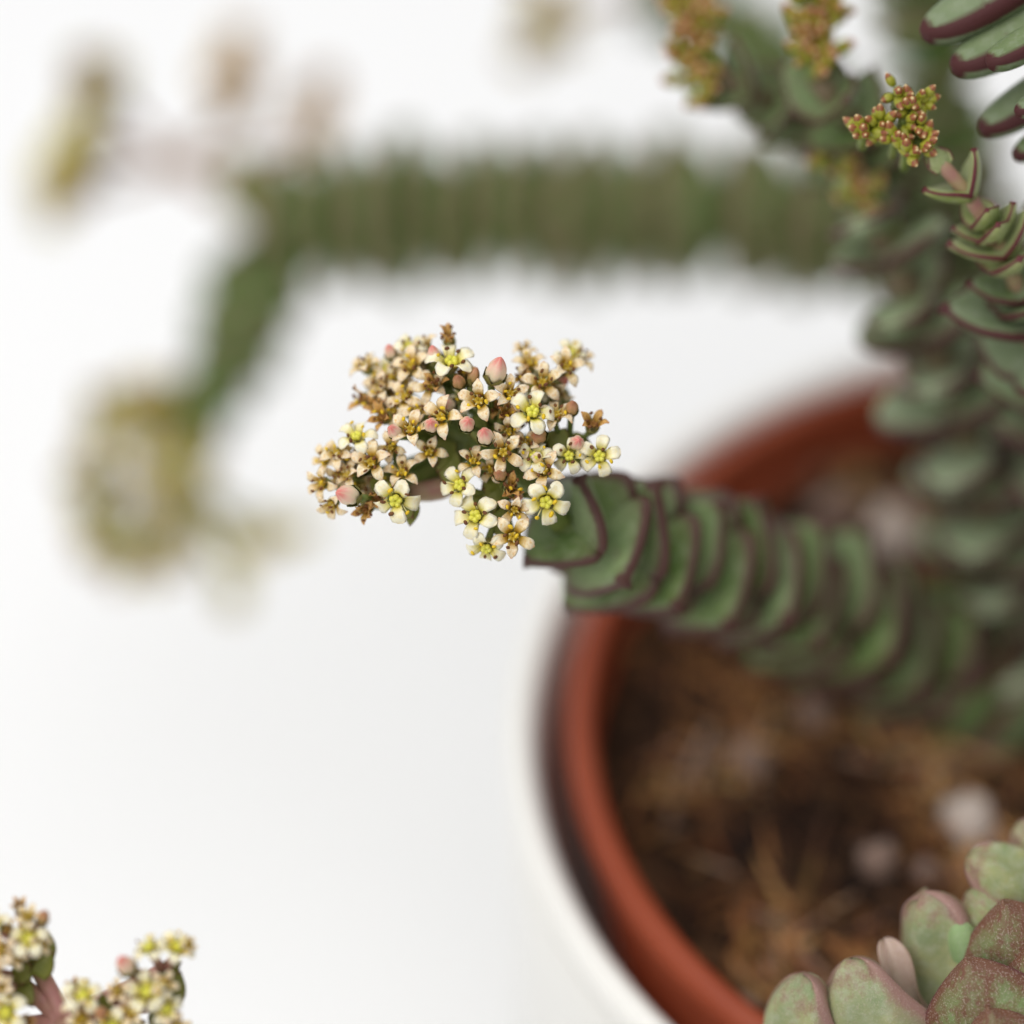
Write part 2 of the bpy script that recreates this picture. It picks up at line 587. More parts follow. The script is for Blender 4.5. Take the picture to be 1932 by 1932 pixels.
def cr1(a, t):
    """smooth curve through evenly spaced numbers"""
    n = len(a) - 1
    i = min(n - 1, int(t * n))
    f = t * n - i
    p0, p1, p2, p3 = a[max(0, i - 1)], a[i], a[i + 1], a[min(n, i + 2)]
    return .5 * (2 * p1 + (p2 - p0) * f + (2 * p0 - 5 * p1 + 4 * p2 - p3) * f * f + (3 * p1 - p0 - 3 * p2 + p3) * f ** 3)


def petal_geo(typ, seed):
    R = random.Random(seed)
    rings, data = [], []
    tw = R.uniform(-.3, .3)
    lift = R.uniform(-.12, .16)
    ln = R.uniform(.9, 1.08)
    sw = R.uniform(-.07, .07)
    for t in (0, .15, .32, .5, .66, .8, .9, .96, 1.0):
        rr, z = cr1([q[0] for q in CL[typ]], t), cr1([q[1] for q in CL[typ]], t)
        hw = cr1(HW[typ], t) * R.uniform(.94, 1.06)
        if t > .79:
            hw *= math.sqrt(max(.04, 1 - ((t - .79) / .215) ** 2)) if typ == 'fresh' else 1.0
        rr += .03 * (t > .9)
        c = Vector(((rr - .2) * ln + .2, sw * t * t, z + lift * t * t))
        ring = []
        for (v, h) in ((-1, 0), (-.55, .5), (0, .3), (.55, .5), (1, 0), (.55, -.5), (0, -.7), (-.55, -.5)):
            cupv = (.16 - .22 * max(0, t - .5)) * v * v * (1 - .5 * t) + .02 * math.sin(9 * t + 3 * v + seed)
            p = Vector((0, v * hw, cupv + h * .06))
            p.rotate(Quaternion((1, 0, 0), tw * t))
            ring.append(c + p)
            data.append((abs(v), t, 0))
        rings.append(ring)
    V, F = loft(rings)
    return V, F, data


def ball_geo(c, r, nu=7, nv=5, axis=None, stretch=1.0):
    V, F = [], []
    axis = Vector(axis or (0, 0, 1)).normalized()
    q = Vector((0, 0, 1)).rotation_difference(axis)
    for i in range(nv + 1):
        for k in range(nu):
            th, ph = math.pi * (i + .02) / (nv + .04), 2 * math.pi * k / nu
            V.append(Vector(c) + q @ Vector((math.sin(th) * math.cos(ph) * r, math.sin(th) * math.sin(ph) * r, -math.cos(th) * r * stretch)))
    for i in range(nv):
        for k in range(nu):
            j = (k + 1) % nu
            F.append((i * nu + k, i * nu + j, (i + 1) * nu + j, (i + 1) * nu + k))
    return V, F


class Geo:
    def __init__(self):
        self.V, self.F, self.D, self.M, self.mats = [], [], [], [], []

    def add(self, V, F, mt, D=None, xf=None):
        b0 = len(self.V)
        self.V += [(xf @ Vector(v)) if xf else Vector(v) for v in V]
        self.D += D or [(0, .5, 0)] * len(V)
        if mt not in self.mats:
            self.mats.append(mt)
        mi = self.mats.index(mt)
        for f in F:
            self.F.append(tuple(b0 + i for i in f))
            self.M.append(mi)
        return self

    def mesh(self, name):
        return new_mesh(name, self.V, self.F, self.D, self.mats, True, self.M)


def cup_geo(g):
    rings = []
    for (z, r, pt) in ((-.62, .10, 0), (-.5, .2, 0), (-.34, .30, .0), (-.16, .36, .04), (.02, .38, .14)):
        rings.append([Vector((math.cos(a_) * r, math.sin(a_) * r, z + (pt if k % 2 == 0 else -pt))) for k, a_ in enumerate([2 * math.pi * k / 10 + math.pi / 5 for k in range(10)])])
    V, F = loft(rings, False)
    F.append(tuple(reversed(range(10))))
    inner = [Vector((v.x * .6, v.y * .6, -.2)) for v in rings[-1]]
    b0 = len(V)
    V += inner
    for k in range(10):
        q = (k + 1) % 10
        F.append((b0 - 10 + k, b0 - 10 + q, b0 + q, b0 + k))
    F.append(tuple(range(b0, b0 + 10)))
    g.add(V, F, M['sepal'])
    return g


def pistil_geo(g, typ):
    mt = M['pistil_' + typ]
    k_ = {'fresh': (.145, .15, .12), 'mid': (.11, .12, .12), 'old': (.10, .10, .16)}[typ]
    for k in range(5):
        a_ = 2 * math.pi * k / 5 + .3
        V, F = ball_geo((math.cos(a_) * k_[0], math.sin(a_) * k_[0], k_[2]), k_[1], 7, 5, (math.cos(a_) * .35, math.sin(a_) * .35, 1), 1.6 if typ != 'fresh' else 1.25)
        g.add(V, F, mt)
        if typ != 'fresh':
            V, F = ball_geo((math.cos(a_) * .2, math.sin(a_) * .2, .36), .035, 5, 3, (math.cos(a_), math.sin(a_), 1.4), 3)
            g.add(V, F, M['filament'] if typ == 'mid' else mt)
    return g


def stamen_geo(g, typ, seed):
    R = random.Random(seed)
    for k in range(5):
        a_ = 2 * math.pi * (k + .5) / 5 + R.uniform(-.15, .15)
        rr = R.uniform(.36, .66) if typ == 'fresh' else R.uniform(.18, .5)
        zz = R.uniform(.28, .6) if typ == 'fresh' else R.uniform(.3, .66)
        cs, sn = math.cos(a_), math.sin(a_)
        pts = [Vector((cs * .26, sn * .26, -.1)), Vector((cs * (rr * .5 + .14), sn * (rr * .5 + .14), zz * .5)), Vector((cs * rr, sn * rr, zz))]
        rings = []
        for p in pts:
            rings.append([p + Vector((math.cos(q) * .028, math.sin(q) * .028, 0)) for q in (0, 1.57, 3.14, 4.71)])
        V, F = loft(rings)
        g.add(V, F, M['filament'])
        yel = R.random() < {'fresh': .6, 'mid': .28, 'old': .15}[typ]
        V, F = ball_geo(pts[-1] + Vector((0, 0, .03)), R.uniform(.075, .105), 6, 4, (R.gauss(0, 1), R.gauss(0, 1), .4), 1.5)
        g.add(V, F, M['anther_yellow'] if yel else M['anther_brown'])
    return g


CUP = cup_geo(Geo()).mesh('flower_cup')
PET = {t: [new_mesh('petal', *petal_geo(t, s + 10), [M['petal_' + t]]) for s in range(7)] for t in CL}
PIS = {t: pistil_geo(Geo(), t).mesh('pistil') for t in CL}
STA = {t: [stamen_geo(Geo(), t, s).mesh('stamens') for s in range(4)] for t in CL}


def joined_flower(typ, seed):
    R = random.Random(seed)
    g = cup_geo(Geo())
    for k in range(5):
        V, F, Dd = petal_geo(typ, R.randint(1, 99))
        g.add(V, F, M['petal_' + typ], Dd, Matrix.Rotation(2 * math.pi * k / 5, 4, 'Z'))
    pistil_geo(g, typ)
    stamen_geo(g, typ, seed)
    return g.mesh('flower')


WHOLE = {t: [joined_flower(t, s) for s in range(3)] for t in CL}


def bud_geo(material, length=1.35, lobes=5):
    K = 20
    rings, data = [], []
    for i in range(11):
        t = i / 10
        r = .5 * math.sin(math.pi * min(1, (t * .92 + .08))) ** .7 * (1 - .28 * t)
        z = -.3 + t * length
        ring = []
        for k in range(K):
            a_ = 2 * math.pi * k / K
            lob = abs(math.sin(a_ * lobes / 2))
            rr = max(.012, r * (.86 + .14 * lob ** .5))
            tw = a_ + .5 * t
            ring.append(Vector((math.cos(tw) * rr, math.sin(tw) * rr, z)))
            data.append(((1 - lob) ** 4, t, 0))
        rings.append(ring)
    V, F = loft(rings)
    return V, F, data


def bud_mesh(name, material, cup=True, length=1.35):
    g = Geo()
    V, F, Dd = bud_geo(material, length)
    g.add(V, F, material, Dd)
    if cup:
        rings = []
        for (z, r, pt) in ((-.5, .12, 0), (-.3, .34, 0), (-.1, .47, .03), (.08, .5, .16)):
            rings.append([Vector((math.cos(a_) * r, math.sin(a_) * r, z + (pt if k % 2 == 0 else -pt))) for k, a_ in enumerate([2 * math.pi * k / 10 for k in range(10)])])
        V, F = loft(rings, False)
        g.add(V, F, M['sepal'])
    return g.mesh(name)


M['petal_faded'] = petal_material('petal_straw', (.56, .52, .04), (.68, .60, .16), (.56, .45, .08), (.5, .4, .04))
M['pistil_faded'] = simple('pistil_olive', (.42, .42, .04), (.5, .46, .08), 5, .5)
for dct in (CL, HW):
    dct['faded'] = dct['mid']
WHOLE['faded'] = []
for sd in range(3):
    R0 = random.Random(sd)
    g = cup_geo(Geo())
    for k in range(5):
        V, F, Dd = petal_geo('faded', R0.randint(1, 99))
        g.add(V, F, M['petal_faded'], Dd, Matrix.Rotation(2 * math.pi * k / 5, 4, 'Z'))
    for k in range(5):
        a_ = 2 * math.pi * k / 5
        V, F = ball_geo((math.cos(a_) * .13, math.sin(a_) * .13, .15), .16, 7, 5, None, 1.5)
        g.add(V, F, M['pistil_faded'])
    stamen_geo(g, 'mid', sd)
    WHOLE['faded'].append(g.mesh('flower'))
BUD = bud_mesh('bud', M['bud'])
BUD_OLD = bud_mesh('bud', M['bud_old'])
BUD_SMALL = [bud_mesh('bud', M['bud_small'], False, 1.25), bud_mesh('bud', M['bud_small'], False, 1.5)]


def put_flower(root, typ, pos, z, r, R, detail=True):
    """r: petal length in mm"""
    mw = facing(pos, z, R.uniform(0, 6.28), r * MM)
    if typ in ('bud', 'budold'):
        return obj('bud', BUD if typ == 'bud' else BUD_OLD, root, facing(pos, z, R.uniform(0, 6.28), r * MM))
    if typ == 'budgreen':
        return obj('bud', R.choice(BUD_SMALL), root, facing(pos, z, R.uniform(0, 6.28), r * 1.25 * MM))
    if not detail:
        return obj('flower', R.choice(WHOLE[typ]), root, mw)
    f = obj('flower', CUP, root, mw)
    for k in range(5):
        if typ == 'old' and R.random() < .12:
            continue
        p = obj('petal', R.choice(PET[typ]), f)
        p.matrix_local = Matrix.Rotation(2 * math.pi * k / 5 + R.uniform(-.1, .1), 4, 'Z') @ Matrix.Rotation(R.gauss(-.03, .2), 4, 'Y') @ Matrix.Rotation(R.gauss(0, .15), 4, 'X')
    obj('pistil', PIS[typ], f)
    s = obj('stamens', R.choice(STA[typ]), f)
    s.matrix_local = Matrix.Rotation(R.uniform(0, 6), 4, 'Z')
    return f


def put_tube(root, name, pts, radii, material, seg=8):
    """pts in mm, world"""
    loc = -ROOTINV[root.name].translation
    o = obj(name, tube_mesh(name, [Vector(p) - loc / MM for p in pts], radii, material, seg), root)
    return o


def cyme(root, stalk, hubs, flowers, R, detail=True, stalk_r=1.1, mats=None, ped_r=.32, bracts=True):
    """stalk: points up to the hub; hubs: sub-hubs; flowers: (typ, pos, facing, r)"""
    sm = mats or M['pedicel']
    put_tube(root, 'peduncle', spline(stalk, 8)[0], stalk_r, sm)
    hub = Vector(stalk[-1])
    for h in hubs:
        h = Vector(h)
        mid = hub.lerp(h, .5) + d_ * 1.0
        put_tube(root, 'branch', spline([hub, mid, h], 6)[0], [stalk_r * .9, stalk_r * .85, stalk_r * .8, stalk_r * .75, stalk_r * .7, stalk_r * .8], sm)
        if bracts:
            for k in range(3):
                a_ = R.uniform(0, 6.28)
                xd = r_ * math.cos(a_) + u_ * math.sin(a_) + d_ * -.3
                obj('bract', BRACT, root, frame(h - d_ * .3, xd, -d_, R.uniform(.7, 1.15)))
    for (typ, pos, z, r) in flowers:
        pos = Vector(pos)
        h = min((Vector(q) for q in hubs), key=lambda q: (q - pos).length)
        put_flower(root, typ, pos, z, r, R, detail)
        base = pos - Vector(z).normalized() * r * .5
        if (base - h).length > .3:
            mid = base.lerp(h, .5) - Vector(z).normalized() * .8
            put_tube(root, 'pedicel', spline([h, mid, base], 5)[0], [ped_r * 1.3, ped_r * 1.1, ped_r, ped_r, ped_r * 1.25], sm, 6)


BRACT = leaf_mesh('bract', 3.2, 2.2, .9, M['bract'], 'ovate', .5, .25, N=6, K=8)


# ------------------------------------------------------------------ leafy stems
def leaf_set(material, L, W, T, n=3, **kw):
    return [leaf_mesh('leaf', L, W, T, material, seed=s * 7 + 1, **kw) for s in range(n)]


def leafy_stem(root, pts, leaves, spacing, size, R, stem_r=2.2, up=.35, twist0=0., stem_mat=None, start=.0, end=1.0, turn=math.pi / 2, ref_from_tip=False):
    """pairs of opposite leaves up a curved axis; size(t) scales them; pts in mm from soil to tip"""
    axis, Ln = spline(pts, 60)
    put_tube(root, 'stem', axis[::3] + [axis[-1]], [stem_r * (1 - .4 * i / 20) for i in range(21)], stem_mat or M['stem_brown'], 10)
    n = max(2, int(Ln * (end - start) / spacing))
    ref = None
    prev = None
    frames = []
    for i in (range(59, -1, -1) if ref_from_tip else range(60)):
        t = (axis[min(i + 1, 59)] - axis[max(i - 1, 0)]).normalized()
        if ref is None:
            ref = t.orthogonal().normalized()
            g = u_ - t * u_.dot(t)
            if g.length > .2:
                ref = g.normalized()
        ref = (ref - t * ref.dot(t)).normalized()
        frames.append((t, ref.copy()))
    if ref_from_tip:
        frames.reverse()
    for k in range(n):
        s = start + (end - start) * (k + .5) / n
        i = min(59, int(s * 59))
        t, rf = frames[i]
        for side in (0, 1):
            a_ = twist0 + turn * k + math.pi * side + R.uniform(-.17, .17)
            xd = Quaternion(t, a_) @ rf
            up_ = (up(s) if callable(up) else up) + R.uniform(-.14, .14)
            xx = xd * math.cos(up_) + t * math.sin(up_)
            zz = t * math.cos(up_) - xd * math.sin(up_)
            obj('leaf', R.choice(leaves), root, frame(axis[i] + t * R.uniform(-.3, .3), xx, zz, size(s) * R.uniform(.88, 1.1)))
    return axis


def base_at(x, y):
    p = on_z(x, y, SOIL_Z)
    return Vector((p.x, p.y, soil_h(p.x, p.y) - 1.5))


def world_base(x, y):
    return Vector((x, y, soil_h(x, y) - 1.5))


# --- 1. the flowering stem in focus
R = random.Random(21)
LEAF_A = leaf_set(M['leaf'], 9.2, 14.2, 3.5, 4, prof='point', curl=.42, cup=.10, keel=.15, N=12)
b0 = base_at(1925, 1385)
s1 = thing('flowering_stem', b0, 'thick leafy succulent stem with a sharp cluster of cream star flowers at its tip', 'plant', None)
tipc = P(1062, 990, 10.5)
leafy_stem(s1, [b0, P(1800, 1292, 58), P(1620, 1178, 47), P(1430, 1095, 35), P(1250, 1045, 23), P(1120, 1005, 14), tipc], LEAF_A, 4.0,
           lambda s: 1.17 - .2 * s - (.16 * max(0, s - .85) / .15), R, 1.7, lambda s: .02 + .55 * max(0, s - .8) / .2, math.radians(6), M['stem_green'])


def FC(x, y):
    """place in the close study of the cluster -> sight line"""
    return ((580 + x * .3416) * .966, (600 + y * .3416) * .966)


FL = [('fresh', 1425, 1110, 130, 0, 0.05, -.1), ('fresh', 565, 1100, 130, 0, .0, -.05), ('fresh', 1025, 1195, 125, .5, -.3, -.1),
      ('mid', 1235, 1310, 118, .5, .0, -.15), ('fresh', 1085, 1370, 108, 1.5, -.35, -.55), ('fresh', 935, 1020, 112, 1, -.4, .05),
      ('fresh', 1730, 850, 112, 1.5, .15, -.05), ('fresh', 1555, 850, 100, 1.5, -.1, .0), ('fresh', 1360, 860, 100, 1, 0, .6),
      ('mid', 1415, 935, 112, .5, .1, .35), ('mid', 1180, 830, 118, 0, .0, .05), ('mid', 1010, 885, 92, 1.5, -.2, .5),
      ('mid', 1045, 535, 118, 0, 0, .1), ('mid', 830, 630, 118, .5, -.1, .3), ('fresh', 1345, 605, 128, .5, .1, .7),
      ('mid', 1405, 435, 115, 3, .2, .3), ('fresh', 880, 320, 130, 2.5, .0, .95), ('old', 870, 190, 100, 5, .0, 1.3),
      ('mid', 660, 340, 112, 5.5, -.2, .3), ('fresh', 650, 235, 95, 7, -.2, .7), ('mid', 400, 345, 100, 8, -.6, .7),
      ('mid', 545, 410, 95, 6.5, -.4, .2), ('old', 385, 525, 105, 7, -.9, .1), ('mid', 485, 470, 95, 6.5, -.4, .1),
      ('mid', 620, 520, 105, 4.5, -.2, .2), ('old', 500, 630, 105, 4.5, -.4, .1), ('mid', 650, 705, 115, 1, -.1, .1),
      ('bud', 770, 680, 100, 1.5, .0, .35), ('bud', 970, 675, 105, .5, .1, .2), ('bud', 1080, 750, 110, 0, -.25, .15),
      ('bud', 1130, 395, 140, 1.5, .15, 1.1), ('bud', 790, 300, 95, 4.5, -.2, 1.2), ('bud', 540, 275, 85, 8, -.5, .9),
      ('bud', 315, 1080, 135, .5, -.55, .0), ('mid', 1215, 500, 105, 1.5, .1, .35), ('mid', 1330, 330, 95, 6, -.2, .7),
      ('old', 1285, 400, 80, 5, -.2, .5), ('mid', 1530, 350, 112, 5, .5, .5), ('mid', 1480, 620, 100, 2, .2, .3),
      ('budold', 1570, 590, 90, 3, .4, .6), ('old', 1185, 620, 95, 2, -.1, .2), ('mid', 1215, 700, 85, 2, .0, -.4),
      ('old', 1690, 680, 110, 3, .3, .8), ('bud', 1595, 780, 100, 2.5, .1, .2), ('old', 760, 830, 95, 3, .0, -.1),
      ('fresh', 345, 745, 105, 3, -.4, .75), ('mid', 430, 885, 118, 2, -.2, .1), ('old', 170, 870, 90, 5, -.8, .5),
      ('mid', 235, 840, 98, 4, -.5, .3), ('mid', 150, 1005, 98, 4, -.9, .1), ('mid', 205, 1120, 92, 3, -.6, -.5),
      ('old', 400, 1150, 100, 3, -.5, -.5), ('old', 605, 950, 105, 2.5, .1, .6), ('old', 1220, 1040, 108, 1.5, -.05, .25),
      ('mid', 1245, 1155, 100, 1, .0, .2), ('budold', 1165, 960, 90, 1.5, .0, .3), ('fresh', 1560, 275, 92, 8, .3, .9),
      ('old', 800, 440, 95, 3, -.1, .4), ('mid', 765, 455, 95, 3.5, -.2, .2), ('budold', 930, 440, 90, 2.5, .0, .6),
      ('budold', 1000, 415, 85, 3, .15, .8), ('bud', 565, 720, 95, 1.5, -.4, .0), ('mid', 560, 590, 90, 5, -.3, .1),
      ('budold', 1390, 740, 105, 2.5, .0, .1), ('old', 470, 575, 95, 6, -.6, .1), ('mid', 1620, 300, 85, 8, .6, .6),
      ('mid', 300, 960, 90, 3.5, -.4, .2), ('old', 690, 600, 90, 3.5, -.1, .3), ('mid', 740, 230, 85, 7, .1, .9),
      ('mid', 1300, 250, 70, 8, .0, 1.0), ('old', 460, 1080, 90, 2.5, -.3, -.2), ('mid', 540, 800, 85, 3, -.2, -.2),
      ('mid', 1310, 790, 85, 2, -.1, .4), ('old', 1110, 930, 80, 2.5, -.2, .1), ('old', 950, 380, 80, 4, .1, .9)]
flowers = []
for (typ, x, y, r, dd, tx, ty) in FL:
    if typ == 'old' and R.random() < .4:
        typ = 'mid'
    q = FC(x, y)
    z = -d_ + r_ * tx + u_ * ty
    z = z + Vector((R.gauss(0, .17), R.gauss(0, .17), R.gauss(0, .17)))
    flowers.append((typ, P(q[0], q[1], dd * .8 + (.7 if 'bud' not in typ else 0)), z, r * .3416 / 20 * (1.0 if 'bud' in typ else 1.07)))
# half hidden withered flowers deeper in the cluster
for (cx, cy, sx, sy, dd, n) in ((520, 470, 95, 95, 7.5, 9), (680, 330, 90, 70, 8, 5), (1420, 440, 110, 60, 7, 5), (1250, 600, 110, 80, 4.5, 4), (300, 930, 90, 90, 5, 5), (480, 1040, 60, 60, 4.5, 3), (1230, 1000, 60, 90, 3.5, 3), (900, 560, 90, 60, 4, 3)):
    for k in range(n):
        q = FC(cx + R.uniform(-sx, sx), cy + R.uniform(-sy, sy))
        flowers.append((R.choice(['old', 'mid', 'bud', 'mid', 'fresh']), P(q[0], q[1], dd + R.uniform(-1, 1)), -d_ + r_ * R.gauss(0, .5) + u_ * R.gauss(.2, .5), R.uniform(1.5, 1.9)))
hubs = [P(*FC(x, y), dd) for (x, y, dd) in ((560, 480, 11), (860, 420, 9), (1390, 520, 8), (420, 980, 7), (1170, 1080, 5), (1560, 760, 6.5), (780, 730, 7), (1130, 680, 6), (560, 1080, 5.5), (1370, 800, 6))]
cyme(s1, [tipc, P(*FC(1300, 980), 8.5), P(*FC(1000, 800), 8.5)], hubs, flowers, R, True, 1.25)
# the small bare side branch with bracts between the two lower clusters
put_tube(s1, 'branch', spline([P(*FC(930, 1000), 7), P(*FC(780, 1045), 6.5), P(*FC(640, 1060), 6)], 6)[0], [.9, 1.0, 1.15, 1.1, 1.0, .9], M['stalk_pink'])
for (x, y, dd, ax, ay, s) in ((660, 1120, 4.5, -.1, -1, .75), (860, 830, 6, .1, -1, 1.2), (860, 760, 6, -.3, -1, 1.1), (1480, 470, 9, .5, -1, 1.0),
                              (1050, 1080, 4.5, -.3, -1, 1.2), (1120, 990, 4.5, 0, -1, 1.1), (290, 950, 5.5, .2, -1, 1), (1020, 620, 5, .2, -1, 1), (1480, 700, 5, .2, -1, 1.1), (700, 560, 7, .3, -1, 1.), (1130, 1170, 4, .3, -.6, 1.1)):
    obj('bract', BRACT, s1, frame(P(*FC(x, y), dd), r_ * ax + u_ * ay, -d_, s))

# --- 2. the blurred stem reaching left behind
R = random.Random(31)
b0 = base_at(1860, 980)
LEAF_B = leaf_set(M['leaf_dark'], 7.6, 13.0, 4.2, 3, prof='point', curl=.15, cup=.1, keel=.1)
s2 = thing('flowering_stem', b0, 'arching blurred stem of stacked green leaves reaching beyond the far pot rim, flower heads drooping', 'plant')
end = P(560, 470, 108)
leafy_stem(s2, [b0, P(1900, 640, 82), P(1780, 455, 92), P(1560, 415, 99), P(1300, 408, 103), P(1000, 405, 106), P(700, 408, 108), P(480, 425, 109)], LEAF_B, 4.1,
           lambda s: 1.34 - .3 * max(0, s - .9) / .1, R, 6.0, .05, math.radians(3), M['stem_green'], ref_from_tip=True)
axis2 = [P(520, 440, 108), P(485, 540, 109), P(445, 650, 110), P(385, 770, 111)]
leafy_stem(s2, axis2, leaf_set(M['leaf_dark'], 6.2, 8.5, 2.2, 2, curl=.5, cup=.1), 2.6, lambda s: 1.75 - .7 * s, R, 3.8, .7, 0, M['pedicel'])


def ball_cluster(c, rx, ry, rz, n, types, R, rad, hole=.0):
    out = []
    for k in range(n):
        v = Vector((R.gauss(0, 1), R.gauss(0, 1), R.gauss(0, 1))).normalized()
        if v.z > .2:
            v.z *= -.4
            v.normalize()
        f = R.uniform(.55, 1.0)
        p = Vector(c) + r_ * (v.x * rx * f) + u_ * (v.y * ry * f) + d_ * (v.z * rz * f)
        out.append((R.choice(types), p, r_ * v.x + u_ * v.y + d_ * v.z - d_ * .3, R.uniform(.85, 1.1) * rad))
    return out


# drooping head: a ring of flowers round a pale middle
fl = []
for k in range(90):
    a_ = 2 * math.pi * k / 90 + R.uniform(-.1, .1)
    f = R.uniform(.72, 1.1)
    x, y = 268 + math.cos(a_) * 108 * f, 905 + math.sin(a_) * 165 * f
    fl.append((R.choice(['faded', 'budgreen', 'faded', 'faded', 'old']), P(x, y, 116 + R.uniform(-5, 5)), r_ * math.cos(a_) - u_ * math.sin(a_) * 1 - d_ * .6, R.uniform(2.2, 2.7)))
for k in range(12):
    fl.append((R.choice(['fresh', 'mid']), P(270 + R.gauss(0, 35), 910 + R.gauss(0, 50), 114 + R.uniform(-3, 3)), -d_ + r_ * R.gauss(0, .4) + u_ * R.gauss(0, .4), 2.2))
for (cx, cy) in ((545, 1000), (440, 1120), (470, 1030)):
    for k in range(8):
        fl.append((R.choice(['faded', 'budgreen', 'faded']), P(cx + R.gauss(0, 17), cy + R.gauss(0, 17), 118 + R.uniform(-3, 3)), -d_ + r_ * R.gauss(0, .5) + u_ * R.gauss(0, .5), 2.0))
hubs = [P(268 + math.cos(q) * 75, 905 + math.sin(q) * 115, 120) for q in (0, 1.05, 2.1, 3.14, 4.2, 5.2)] + [P(440, 1100, 122), P(540, 1010, 122), P(470, 1020, 121)]
cyme(s2, [P(380, 770, 111), P(320, 850, 116), P(290, 890, 120)], hubs, fl, R, False, 1.1, M['pedicel_yellow'], .4)
# upper head on pink stalks
fl = []
for k in range(70):
    t = R.random()
    fl.append((R.choice(['old', 'faded', 'budgreen', 'budold', 'faded']), P(190 - 75 * t + R.gauss(0, 20), 105 + 310 * t, 124 + R.uniform(-5, 5)), -d_ - r_ * .4 + u_ * R.gauss(0, .6), R.uniform(2.1, 2.6)))
for (cx, cy, n) in ((450, 140, 42), (600, 225, 26)):
    for k in range(n):
        fl.append((R.choice(['mid', 'mid', 'budold', 'old']), P(cx + R.gauss(0, 24), cy + R.gauss(0, 36), 126 + R.uniform(-4, 4)), -d_ + u_ * R.gauss(.3, .5) + r_ * R.gauss(0, .5), 2.0))
hubs = [P(215, 190, 127), P(190, 280, 127), P(165, 360, 127), P(450, 190, 128), P(590, 270, 124)]
cyme(s2, [P(520, 470, 110), P(440, 390, 118), P(330, 310, 124)], hubs, fl, R, False, 1.0, M['stalk_pink'], .4, False)
for k in range(4):
    obj('bract', BRACT, s2, frame(P(430 + 18 * k, 340 + 25 * k, 116), r_ * R.gauss(0, 1) + u_, -d_, 1.6))

# --- 3. tall leafy stem on the right, buds at the tip
R = random.Random(41)
b0 = base_at(1935, 1265)
M['leaf_glaucous'] = leaf_material('leaf_glaucous', (.13, .20, .065), (.26, .33, .17), (.46, .51, .38), (.09, .034, .034), .0, .6)
LEAF_C = leaf_set(M['leaf_glaucous'], 9.4, 11.5, 3.4, 3, prof='round', curl=.35, cup=.2, keel=.2)
s3 = thing('leafy_stem', b0, 'tall stem of grey green leaf pairs topped by olive yellow buds, behind the flowering stem', 'plant')
top3 = P(1625, 370, 30)
leafy_stem(s3, [b0, P(1885, 1080, 54), P(1840, 880, 45), P(1780, 700, 38), P(1705, 530, 33), P(1650, 420, 31), top3], LEAF_C, 4.7,
           lambda s: 1.04 - .42 * s ** 2, R, 2.6, .12, math.radians(10))
YL = leaf_set(M['leaf_young'], 5.0, 4.6, 1.6, 2, curl=.6, cup=.2)
leafy_stem(s3, [P(1680, 440, 31), P(1630, 380, 29), P(1600, 330, 28), P(1580, 300, 28)], YL, 2.4, lambda s: 1.0 - .4 * s, R, 1.2, .8, .4, M['pedicel'])


def bud_head(root, centres, R, rad=.72, n=9, spread=1.5, sub=1.2):
    for (c, k_) in centres:
        put_tube(root, 'branch', spline([Vector(c) + d_ * 1.5 + Vector((0, 0, -2)), Vector(c) + d_ * .5, Vector(c)], 4)[0], .55, M['pedicel'], 6)
        for k in range(k_):
            v = Vector((R.gauss(0, 1), R.gauss(0, 1), R.gauss(0, 1))).normalized()
            if v.dot(d_) > .25:
                v = v - d_ * (2 * v.dot(d_))
            obj('bud', R.choice(BUD_SMALL), root, facing(Vector(c) + v * spread, v + u_ * .25 - d_ * .25, R.uniform(0, 6), rad * 2 * R.uniform(.8, 1.15) * MM))


bud_head(s3, [(P(1575, 305, 28), 9), (P(1590, 345, 28), 7), (P(1640, 370, 28), 9), (P(1640, 410, 28), 6)], R, .75)

# --- 4. slender stem with the bud head, pink between its leaf pairs
R = random.Random(51)
b0 = world_base(44, 8)
LEAF_D = leaf_set(M['leaf_purple'], 6.2, 6.6, 1.7, 3, curl=.45, cup=.3, keel=.25)
s4 = thing('budding_stem', b0, 'slender stem with purple edged leaf pairs and a tight head of olive and cream buds', 'plant')
path4 = [b0, P(2150, 950, 45), P(2060, 720, 28), P(1965, 670, 19), P(1935, 602, 15), P(1918, 540, 12), P(1893, 478, 9.5), P(1839, 384, 6.5), P(1779, 312, 5), P(1762, 290, 5)]
ax4 = spline(path4, 60)[0]
put_tube(s4, 'stem', ax4[::2] + [ax4[-1]], [1.5 - .8 * i / 30 for i in range(31)], M['stalk_pink'], 10)
YD = leaf_set(M['leaf_blush'], 6.2, 6.0, 1.5, 3, curl=.5, cup=.3, keel=.25)
nodes4 = [(1779, 312, 5, 3.4, 1, 1.15), (1836, 378, 6.5, 5.4, 0, .6), (1856, 408, 7.2, 4.6, 1, .55), (1872, 436, 8, 5.4, 0, .5), (1884, 458, 8.6, 5.6, 1, .5), (1896, 484, 9.6, 6.6, 0, .45), (1908, 512, 10.8, 6.6, 1, .4), (1920, 546, 12, 7.0, 0, .4), (1928, 575, 13.5, 7.2, 1, .4), (1935, 602, 15, 8.6, 0, .35),
          (1965, 670, 19, 8.8, 1, .3), (1990, 740, 23, 9.2, 0, .3), (2030, 820, 29, 9.2, 1, .3), (2065, 900, 35, 9.2, 0, .3)]
